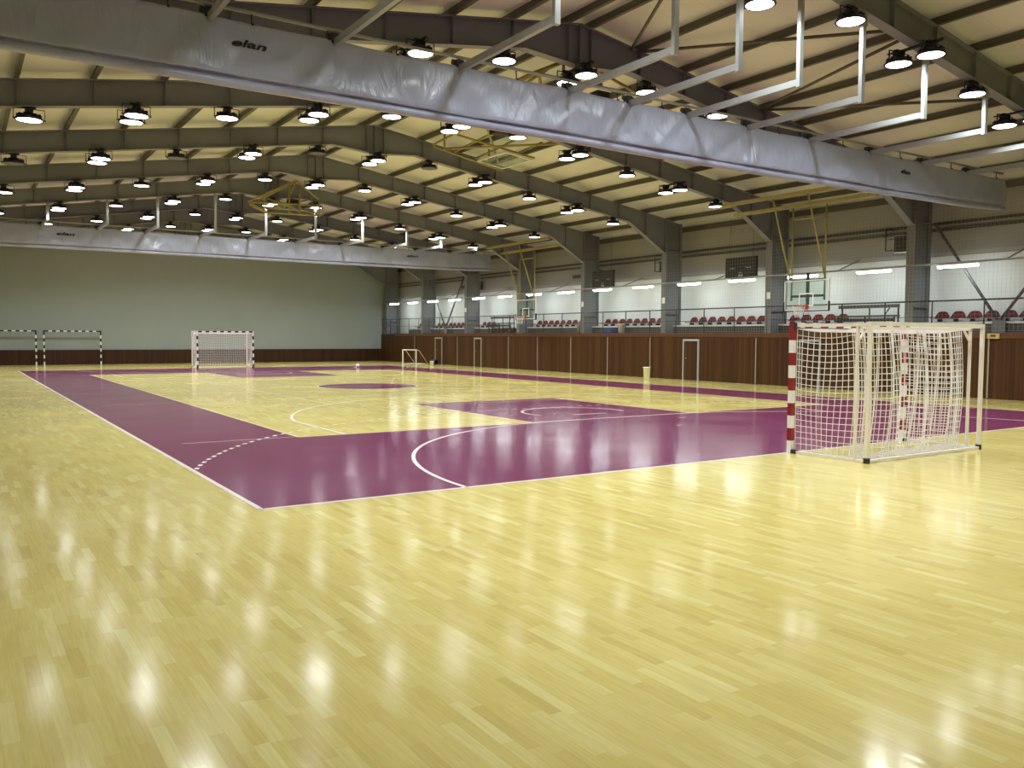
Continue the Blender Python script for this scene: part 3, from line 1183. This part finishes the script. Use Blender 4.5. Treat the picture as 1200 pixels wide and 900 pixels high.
# ------------------------------------------------------------------ basketball backstops
def side_backstop(yc, xb, label, y0, y1, zb0):
    t = thing('basketball_backstop', label, 'basketball hoop', (xb, yc, 0), 0, 'basketball backstops over the balcony side')
    gl = MB().bx(-0.015, 0.015, -0.87, 0.87, 0.03+zb0, 1.02+zb0).build('backboard', 'board_glass', t)
    fr = MB()
    for z0, z1 in ((zb0, zb0+0.04), (zb0+1.01, zb0+1.05)):
        fr.bx(-0.025, 0.025, -0.9, 0.9, z0, z1)
    for s in (-1, 1):
        fr.bx(-0.025, 0.025, s*0.9-0.02, s*0.9+0.02, zb0, zb0+1.05)
    fr.build('board_frame', 'white_enamel', gl)
    MB().bx(-0.04, 0.03, -0.93, 0.93, zb0-0.035, zb0).bx(-0.04, 0.03, -0.935, -0.9, zb0, zb0+0.3).bx(-0.04, 0.03, 0.9, 0.935, zb0, zb0+0.3).build('edge_padding', 'black_enamel', gl)
    tg = MB()
    for s in (-1, 1):
        tg.bx(-0.022, -0.016, s*0.28-0.022, s*0.28+0.022, zb0+0.15, zb0+0.60)
    tg.bx(-0.022, -0.016, -0.28, 0.28, zb0+0.56, zb0+0.60).bx(-0.022, -0.016, -0.28, 0.28, zb0+0.15, zb0+0.19)
    tg.build('target_square', 'white_paint', gl)
    # rim
    b = MB()
    pts = [(-0.40+0.225*math.cos(2*math.pi*i/24), 0.225*math.sin(2*math.pi*i/24), zb0+0.15) for i in range(25)]
    b.tube(pts, 0.012, 6, False)
    b.bx(-0.18, -0.015, -0.06, 0.06, zb0+0.12, zb0+0.16).bx(-0.03, -0.016, -0.1, 0.1, zb0+0.03, zb0+0.2)
    rim = b.build('rim', 'rim_orange', t)
    b = MB()
    for i in range(12):
        a = 2*math.pi*i/12
        for s in (-1, 1):
            b.tube([(-0.40+0.22*math.cos(a), 0.22*math.sin(a), zb0+0.14), (-0.40+0.16*math.cos(a+s*0.26), 0.16*math.sin(a+s*0.26), zb0-0.05),
                    (-0.40+0.12*math.cos(a), 0.12*math.sin(a), zb0-0.25)], 0.005, 3, False)
    b.build('net', 'net_cord', rim, 0, False)
    # back mast frame and posts
    zt = 6.40
    for s in (-1, 1):
        MB().tube([(0.06, s*0.68, zb0+0.35), (0.06, s*0.68, zt)], 0.033).build('hanger_post', 'yellow_paint', t)
        MB().tube([(0.04, s*0.72, zb0+1.05), (-0.98, s*0.72, zt+0.22)], 0.033).build('strut', 'yellow_paint', t)
    MB().tube([(0.06, -0.68, zt-0.42), (0.06, 0.68, zt-0.42)], 0.028).build('cross_tube', 'yellow_paint', t)
    MB().bx(0.03, 0.09, -0.05, 0.05, zb0+0.1, zb0+1.3).bx(0.03, 0.09, -0.68, 0.68, zb0+0.46, zb0+0.54).bx(0.03, 0.09, -0.68, 0.68, zb0+1.0, zb0+1.08).build('mast', 'bracket_black', t)
    MB().bx(-0.06, 0.16, y0-yc, y1-yc, zt, zt+0.11).build('ceiling_beam', 'yellow_paint', t)
    MB().bx(-0.99, -0.81, y0-yc, y1-yc, zt+0.24, zt+0.35).build('ceiling_beam', 'yellow_paint', t)


side_backstop(10.16, 22.05, 'near glass basketball backboard on yellow poles above the red goal', FY(0)+0.006, FY(1)-0.006, 2.80)
side_backstop(28.55, 22.85, 'distant glass basketball backboard on yellow poles beside the balcony', FY(3)+0.006, FY(4)-0.006, 2.77)


def tubes_thing(name, label, cat, segs, matn, r=0.035, boards=(), group=None):
    xs = [p[0] for s in segs for p in s]
    ys = [p[1] for s in segs for p in s]
    zs = [p[2] for s in segs for p in s]
    o0 = Vector((sum(xs)/len(xs), sum(ys)/len(ys), max(zs)))
    t = thing(name, label, cat, o0, 0, group)
    for s in segs:
        MB().tube([Vector(p)-o0 for p in s], r, 8).build('frame_tube', matn, t)
    return t, o0


# folded ceiling backstop, second bay
g = 'folded ceiling backstops'
segs = []
for x in (11.7, 12.6, 13.5, 14.3):
    segs.append([(x, 14.0+0.5*(x-12), z_top(x)-0.16), (x+0.25, 18.6, z_top(x)-0.30)])
segs += [[(11.4, 14.6, 8.78), (14.6, 14.3, 8.32)], [(11.7, 16.4, 8.62), (14.8, 16.3, 8.2)], [(11.8, 18.3, 8.6), (15.0, 18.6, 8.12)],
         [(11.5, 14.4, 8.8), (14.3, 17.9, 8.25)], [(14.5, 14.3, 8.3), (12.2, 18.2, 8.55)], [(13.0, 14.6, 8.5), (13.0, 14.6, 9.0)], [(14.2, 18.4, 8.2), (14.2, 18.4, 8.8)],
         [(12.2, 18.2, 8.5), (12.2, 18.2, 9.05)]]
t, o0 = tubes_thing('folded_backstop', 'yellow folded basketball backstop with glass board under the right roof slope', 'basketball hoop', segs, 'yellow_paint', 0.04, (), g)
R = Matrix.Rotation(math.radians(8), 3, 'Y')
bo = MB().box(Vector((13.9, 16.9, 8.12))-o0, (1.05, 1.8, 0.03), R).build('backboard', 'board_glass', t)
b = MB()
for s in (-1, 1):
    b.box(Vector((13.9, 16.9, 8.12))-o0+R @ Vector((s*0.53, 0, 0)), (0.05, 1.9, 0.06), R)
    b.box(Vector((13.9, 16.9, 8.12))-o0+R @ Vector((0, s*0.92, 0)), (1.1, 0.05, 0.06), R)
b.build('board_frame', 'white_enamel', bo)
MB().bx(-0.75, -0.1, -1.5, -1.1, -0.5, -0.25).build('winch', 'bracket_black', t)

# yellow frames at the ridge, second and fifth bays
yb, y1_ = 8.2, 11.2
segs = [[(10.35, yb, 8.75), (9.2, yb+0.2, 8.2)], [(10.35, yb, 8.75), (13.1, yb+0.2, 8.15)], [(9.2, yb+0.1, 8.2), (12.1, yb+0.1, 8.2)],
        [(10.35, yb, 8.75), (10.35, 12.7, 8.75)], [(9.2, yb+0.2, 8.2), (8.9, y1_, 8.0)], [(13.1, yb+0.2, 8.15), (12.5, y1_, 8.1)],
        [(8.9, y1_, 8.0), (12.5, y1_, 8.1)], [(8.9, y1_, 8.0), (10.35, y1_, 8.75)], [(12.5, y1_, 8.1), (10.35, y1_, 8.75)],
        [(9.5, yb+0.3, 8.3), (11.6, y1_, 8.25)], [(11.5, yb+0.3, 8.35), (9.5, y1_, 8.25)], [(10.1, yb+0.1, 8.65), (10.1, yb+0.1, 8.2)], [(10.6, yb+0.1, 8.65), (10.6, yb+0.1, 8.2)],
        [(9.0, y1_+0.6, 7.95), (12.3, y1_+0.6, 8.0)], [(9.6, y1_, 8.0), (9.8, yb+0.4, 8.45)], [(11.9, y1_, 8.0), (11.2, yb+0.4, 8.45)]]
t, o0 = tubes_thing('folded_backstop', 'yellow folded backstop frame at the ridge behind the front curtain', 'basketball hoop', segs, 'yellow_paint', 0.04, (), g)
MB().box(Vector((11.9, yb+0.9, 8.2))-o0, (0.4, 0.35, 0.3)).build('winch', 'bracket_black', t)
MB().box(Vector((10.6, yb+2.4, 8.1))-o0, (1.8, 1.0, 0.03)).build('backboard', 'board_glass', t)
yb = 29.5
segs = [[(10.65, yb, 8.95), (8.45, yb, 7.78)], [(10.65, yb+0.25, 8.9), (8.6, yb+0.25, 7.7)], [(8.45, yb, 7.78), (9.35, yb, 7.38)], [(8.6, yb+0.25, 7.7), (9.5, yb+0.3, 7.36)],
        [(9.35, yb, 7.38), (11.8, yb, 7.45)], [(10.65, yb, 8.95), (11.8, yb+0.1, 8.2)], [(11.8, yb, 7.45), (11.8, yb+0.1, 8.2)],
        [(8.45, yb, 7.78), (11.8, yb+0.3, 7.95)], [(9.3, yb+0.4, 8.1), (11.6, yb+0.4, 7.6)], [(9.4, yb+0.4, 7.6), (11.4, yb+0.4, 8.2)],
        [(10.4, yb+0.2, 8.8), (10.4, yb+0.2, 7.45)], [(10.9, yb+0.2, 8.7), (10.9, yb+0.2, 7.45)],
        [(9.0, yb+0.9, 7.7), (11.7, yb+0.9, 7.8)], [(9.0, yb+0.9, 7.7), (9.35, yb, 7.38)], [(11.7, yb+0.9, 7.8), (11.8, yb, 7.45)], [(10.65, yb, 8.95), (10.4, yb+0.9, 7.75)]]
t, o0 = tubes_thing('folded_backstop', 'distant yellow folded backstop frame at the ridge before the far curtain', 'basketball hoop', segs, 'yellow_paint', 0.045, (), g)
MB().box(Vector((10.65, yb+0.45, 8.0))-o0, (0.45, 0.3, 0.3)).build('winch', 'bracket_black', t)
MB().box(Vector((10.9, yb+0.6, 7.7))-o0, (1.3, 0.5, 0.03)).build('backboard', 'board_glass', t)

# ------------------------------------------------------------------ balcony: railing, seats, lights
t = thing('balcony_railing', 'thin black railing along the edge of the balcony', 'railing', (24.06, 0, 2.0))
rail_y = [49.3, 47.9, 46.4, 44.9, 43.4, 41.9]+[40.4-1.68*i for i in range(30)]
MB().tube([(0, -8, 1.07), (0, 49.3, 1.07)], 0.026).build('top_rail', 'rail_black', t)
MB().tube([(0, -8, 0.55), (0, 49.3, 0.55)], 0.012, 6).build('mid_rail', 'rail_black', t)
for y in rail_y:
    if y > -6:
        MB().tube([(0, y, -0.1), (0, y, 1.07)], 0.022).build('baluster', 'rail_black', t)

# red seats
st = thing('stadium_chair', '', 'seat', (0, 0, 0), 0, 'red balcony seats')


def seat_shell():
    b = MB()
    prof = [(-0.22, 0.10), (-0.20, 0.135), (-0.10, 0.115), (0.05, 0.105), (0.12, 0.13), (0.155, 0.20), (0.165, 0.28), (0.17, 0.36)]

    def f(u, v):
        s = 2*u-1
        k = v*(len(prof)-1)
        i = min(int(k), len(prof)-2)
        fr = k-i
        x = prof[i][0]+(prof[i+1][0]-prof[i][0])*fr
        zz = prof[i][1]+(prof[i+1][1]-prof[i][1])*fr
        w = 0.25
        if v > 0.6:
            w = 0.25-0.03*((v-0.6)/0.4)**2
            zz -= 0.11*abs(s)**4*((v-0.6)/0.4)
            x -= 0.03*s*s
        else:
            zz += 0.03*s*s
        return (x, s*w, zz)
    b.grid(f, 8, 10)
    bmesh.ops.solidify(b.bm, geom=b.bm.faces[:], thickness=0.012)
    return b


sh = seat_shell().build('seat_shell', 'seat_red', st)
sb = MB().bx(-0.12, 0.10, -0.03, 0.03, 0.0, 0.10).bx(-0.14, 0.12, -0.12, 0.12, 0.0, 0.015).build('bracket', 'bracket_black', st)
tree = [(sh, []), (sb, [])]
seat_ys = []
y = 4.88
while y < 45.6:
    k = round((y-7.6)/5.88)
    if abs(y-FY(k)) > 0.33 and not (8.1 < y < 10.8) and not (32.0 < y < 35.3):
        seat_ys.append(y)
    y += 0.545
seat_ys = [3.79, 4.335]+seat_ys
bay_n = {}
BAY = {-1: 'before the second column', 0: 'behind the near backboard', 1: 'behind the near scoreboard', 2: 'behind the far scoreboard', 3: 'before the far backboard',
       4: 'beyond the far bench', 5: 'at the far wall brace', 6: 'beyond the last heater'}
done = False
for y in seat_ys:
    bay = math.floor((y-7.6)/5.88)
    bay_n[bay] = bay_n.get(bay, 0)+1
    lab = 'red plastic balcony seat, %s from the right in bay %s' % (ORD[min(bay_n[bay]-1, 11)], BAY[bay])
    if not done:
        done = True
        o = st
        o.location = (25.0, y, 2.40)
        o['label'] = lab
    else:
        dup(st, tree, (25.0, y, 2.40), 0, lab)

# benches on the balcony
for yc, L_, lab in ((9.5, 2.4, 'dark slatted bench on the balcony behind the red goal'), (33.65, 2.6, 'dark slatted bench on the balcony by the far backboard')):
    t = thing('balcony_bench', lab, 'bench', (24.5, yc, 2.0), 0, 'balcony benches')
    MB().bx(0.10, 0.14, -L_/2, L_/2, 0.92, 1.04).build('back_rail', 'girt_dark', t)
    MB().bx(-0.16, 0.16, -L_/2, L_/2, 0.60, 0.66).build('seat_board', 'girt_dark', t)
    MB().bx(-0.14, -0.11, -L_/2, L_/2, 0.44, 0.54).build('front_rail', 'rail_black', t)
    for s in (-1, -0.05, 0.9):
        b = MB().bx(-0.14, -0.10, s*L_/2*0.97-0.02, s*L_/2*0.97+0.02, 0, 0.60).bx(0.10, 0.14, s*L_/2*0.97-0.02, s*L_/2*0.97+0.02, 0, 0.92)
        b.build('leg', 'rail_black', t)
    MB().bar((0.12, -L_*0.35, 0.92), (0.12, -L_*0.25, 0.6), 0.03, 0.03).build('stay', 'rail_black', t)

# tube lights
t0_ = thing('light_rail', 'grey rail carrying the tube lights in front of the white wall', 'rail', (23.98, 0, 4.26))
MB().tube([(0, 2.0, 0), (0, 48.6, 0)], 0.03).build('rail_pipe', 'pipe_grey', t0_)
for i in range(9):
    y = FY(i-1)+2.75
    MB().tube([(0, y, 0), (1.30, y, 0.46)], 0.025, 6).build('strut', 'pipe_grey', t0_)
tl = thing('tube_light', '', 'tube light', (0, 0, 0), 0, 'tube lights above the balcony')
dfb = MB()
prof = [(0.075*math.cos(math.pi*(1+i/10)), 0.075*math.sin(math.pi*(1+i/10))) for i in range(11)]
dfb.prism([(p_[0], -0.63, p_[1]-0.03) for p_ in prof], (0, 1.26, 0))
df = dfb.build('diffuser', 'tube_on', tl)
hb = MB().bx(-0.07, 0.07, -0.62, 0.62, -0.029, 0.012).build('housing', 'white_enamel', tl)
cb = MB().bx(-0.02, 0.02, -0.45, -0.41, 0.0, 0.05).bx(-0.02, 0.02, 0.41, 0.45, 0.0, 0.05).build('hook', 'pipe_grey', tl)
ld = bpy.data.lights.new('tube_lamp', 'AREA')
ld.shape = 'RECTANGLE'
ld.size, ld.size_y = 0.12, 1.2
ld.energy = TUBE_WATTS
ld.color = (0.86, 0.98, 1.0)
lo = bpy.data.objects.new('tube_lamp', ld)
COL.objects.link(lo)
lo.parent = tl
lo.location = (0.06, 0, -0.115)
lo.rotation_euler = (0, math.radians(-35), 0)
tree = [(df, []), (hb, []), (cb, []), (lo, [])]
for i in range(15):
    y = 5.97+2.94*i
    lab = 'lit white tube light above the balcony, %s' % ('nearest the camera' if i == 0 else ('farthest, by the end wall' if i == 14 else ['', 'second', 'third', 'fourth', 'fifth', 'sixth', 'seventh', 'eighth', 'ninth', 'tenth', 'eleventh', 'twelfth', 'thirteenth', 'fourteenth'][i]+' counting from the right'))
    if i == 0:
        tl.location = (24.0, y, 4.21)
        tl['label'] = lab
    else:
        dup(tl, tree, (24.0, y, 4.21), 0, lab)

# scoreboards
for yc, lab in ((15.02, 'near dark electronic scoreboard hanging beside the column, over the boarding'), (23.8, 'far dark electronic scoreboard hanging behind the second lit column')):
    t = thing('scoreboard', lab, 'scoreboard', (24.22, yc, 4.70), 0, 'scoreboards')
    ca = MB().box((0, 0, 0), (0.12, 1.62, 0.86)).build('case', 'scoreboard', t, 0.015)
    b = MB()
    for y_ in (0.36, 0.50, -0.36, -0.50):
        b.box((-0.063, y_, -0.02), (0.006, 0.11, 0.03))
    b.box((-0.063, 0, -0.20), (0.006, 0.16, 0.03)).box((-0.063, 0.05, -0.32), (0.006, 0.10, 0.08)).box((-0.063, -0.08, -0.32), (0.006, 0.10, 0.08))
    b.build('white_digit', 'digit_white', t)
    b = MB()
    for y_ in (0.22, 0.06, -0.10, -0.26):
        for dz in (0.30, 0.20):
            b.box((-0.063, y_, dz), (0.006, 0.07, 0.02))
        b.box((-0.063, y_+0.035, 0.25), (0.006, 0.012, 0.1))
    b.build('red_digit', 'digit_red', t)
    for s in (-1, 1):
        MB().tube([(0, s*0.6, 0.43), (0, s*0.6, 2.05)], 0.008, 5).build('hanging_wire', 'bracket_black', t)

# heaters beside the columns, air boxes
hs = [(0, 'first'), (2, 'third'), (4, 'fifth'), (6, 'seventh')]
for k, w in hs:
    yc = FY(k)+0.82
    t = thing('fan_heater', 'white fan heater with black grille beside the %s column' % {0: 'nearest visible', 2: 'third visible', 4: 'fifth visible', 6: 'farthest'}[k], 'heater', (24.95, yc, 5.12), 0, 'fan heaters on the side wall')
    MB().bx(-0.14, 0.25, -0.30, 0.30, -0.30, 0.30).build('case', 'concrete', t, 0.02)
    b = MB().bx(-0.155, -0.14, -0.27, 0.27, -0.27, 0.27)
    for i in range(8):
        b.bx(-0.175, -0.15, -0.26, 0.26, -0.25+0.07*i, -0.235+0.07*i)
    b.build('grille', 'louvre_dark', t)
    MB().tube([(-0.1, 0.30, -0.2), (-0.1, 0.62, -0.2), (-0.1, 0.62, 0.55), (0.33, 0.62, 0.55)], 0.03).tube([(-0.1, 0.30, 0.2), (-0.1, 0.55, 0.2)], 0.025).build('feed_pipe', 'girt_dark', t)
    MB().bx(-0.02, 0.45, -0.34, -0.30, -0.36, -0.3).bar((0.3, -0.3, -0.3), (-0.05, -0.3, -0.75), 0.04, 0.04).build('bracket', 'grey_unit', t)
for k in (3, 5):
    yc = FY(k)+1.05
    t = thing('air_box', 'grey horizontal air box beside the %s column' % {3: 'fourth visible', 5: 'sixth visible'}[k], 'air unit', (24.9, yc, 5.0), 0, 'air boxes on the side wall')
    MB().bx(-0.15, 0.5, -0.75, 0.75, -0.17, 0.17).build('case', 'grey_unit', t, 0.015)
    MB().bx(-0.165, -0.15, -0.7, 0.7, -0.07, 0.09).build('outlet_slot', 'louvre_dark', t)
    MB().bx(-0.3, 0.4, -1.05, -0.78, -0.2, 0.3).build('fan_box', 'louvre_dark', t)

# little white notices on the columns
for k, lab in ((0, 'nearest'), (1, 'second'), (2, 'third'), (3, 'fourth'), (5, 'sixth')):
    if k == 0:
        continue
    t = MB().box((0, 0, 0), (0.012, 0.17, 0.26)).build('notice', 'white_paint')
    t.location = (24.035, FY(k)-0.02, 3.5)
    tag(t, 'small white notice on the front of the %s lit column' % lab, 'sign', 'white notices on the columns')

# bins and clutter on the balcony
def bin_(name, label, loc, r, h, matn, lid=None, grp=None):
    t = thing(name, label, 'bin', loc, 0, grp)
    MB().lathe([(0, 0.0), (r*0.82, 0.0), (r, h), (r+0.012, h), (r+0.012, h-0.03), (r*0.98, h-0.03), (r*0.95, h-0.01), (r*0.8, 0.02), (0, 0.02)], 20).build('bucket', matn, t)
    if lid:
        MB().lathe([(r+0.02, h), (r+0.02, h+0.03), (r*0.5, h+0.06), (0, h+0.06)], 20).build('lid', lid, t)
    return t


bin_('waste_bin', 'tall white plastic bin standing on the parquet before the boarding', (22.0, 18.15, 0), 0.15, 0.58, 'bin_white')
bin_('waste_bin', 'white bucket bin on the balcony left of the third lit column', (24.35, 22.55, 2.0), 0.17, 0.50, 'bin_white')
bin_('waste_bin', 'silver bin with black lid on the balcony by the fourth lit column', (24.3, 25.75, 2.0), 0.17, 0.52, 'bin_silver', 'rubber')
t = thing('storage_crate', 'blue plastic crate on the balcony beside the white bucket bin', 'crate', (24.4, 23.5, 2.0))
b = MB().bx(-0.2, 0.2, -0.3, 0.3, 0, 0.03)
for s in (-1, 1):
    b.bx(s*0.2-0.012, s*0.2+0.012, -0.3, 0.3, 0, 0.26).bx(-0.2, 0.2, s*0.3-0.012, s*0.3+0.012, 0, 0.26)
b.build('tub', 'blue_plastic', t)
MB().bx(-0.225, 0.225, -0.325, 0.325, 0.26, 0.285).build('rim', 'blue_plastic', t)

# things on the floor in the far corner
t = thing('sports_bag', 'black sports bag on the floor beside the far corner door', 'bag', (23.4, 39.9, 0), 1.4)
MB().grid(lambda u, v: (0.42*(2*u-1), 0.19*math.cos(2*math.pi*v)*(1-0.25*abs(2*u-1)**4), 0.19+0.18*math.sin(2*math.pi*v)*(1-0.2*abs(2*u-1)**4)), 12, 16).build('bag_body', 'rubber', t)
MB().tube([(-0.2, 0.05, 0.36), (-0.15, 0.05, 0.5), (0.15, 0.05, 0.5), (0.2, 0.05, 0.36)], 0.015, 6).build('handle', 'rubber', t)
bin_('bucket', 'small white bucket in front of the black sports bag', (22.9, 39.3, 0), 0.13, 0.26, 'bin_white')
o = MB().lathe([(0.11*math.sin(math.pi*i/12), 0.11-0.11*math.cos(math.pi*i/12)) for i in range(13)], 20).build('ball', 'ball_white')
o.location = (17.0, 37.4, 0.003)
tag(o, 'pale ball lying on the far purple strip', 'ball')

# brass-coloured box on the boarding at the right
t = thing('wall_box', 'brass coloured box on the boarding right of the red goal', 'box', (23.97, 4.75, 1.93))
MB().box((-0.03, 0, 0), (0.06, 0.36, 0.16)).build('case', 'brass_box', t, 0.008)
MB().box((-0.062, 0, 0.01), (0.006, 0.16, 0.06)).build('label_plate', 'wood_dark', t)

# safety net in front of the balcony
b = MB()
XN = 23.93
y = 3.0
while y < 46.5:
    b.bx(XN-0.002, XN+0.002, y-0.0015, y+0.0015, 2.1, 6.0)
    y += 0.13
z = 2.1
while z < 6.01:
    b.bx(XN-0.002, XN+0.002, 3.0, 46.5, z-0.0015, z+0.0015)
    z += 0.13
sn = b.build('safety_net', 'net_fine', None, 0, False)
tag(sn, 'fine grey safety net hanging in front of the balcony', 'net')
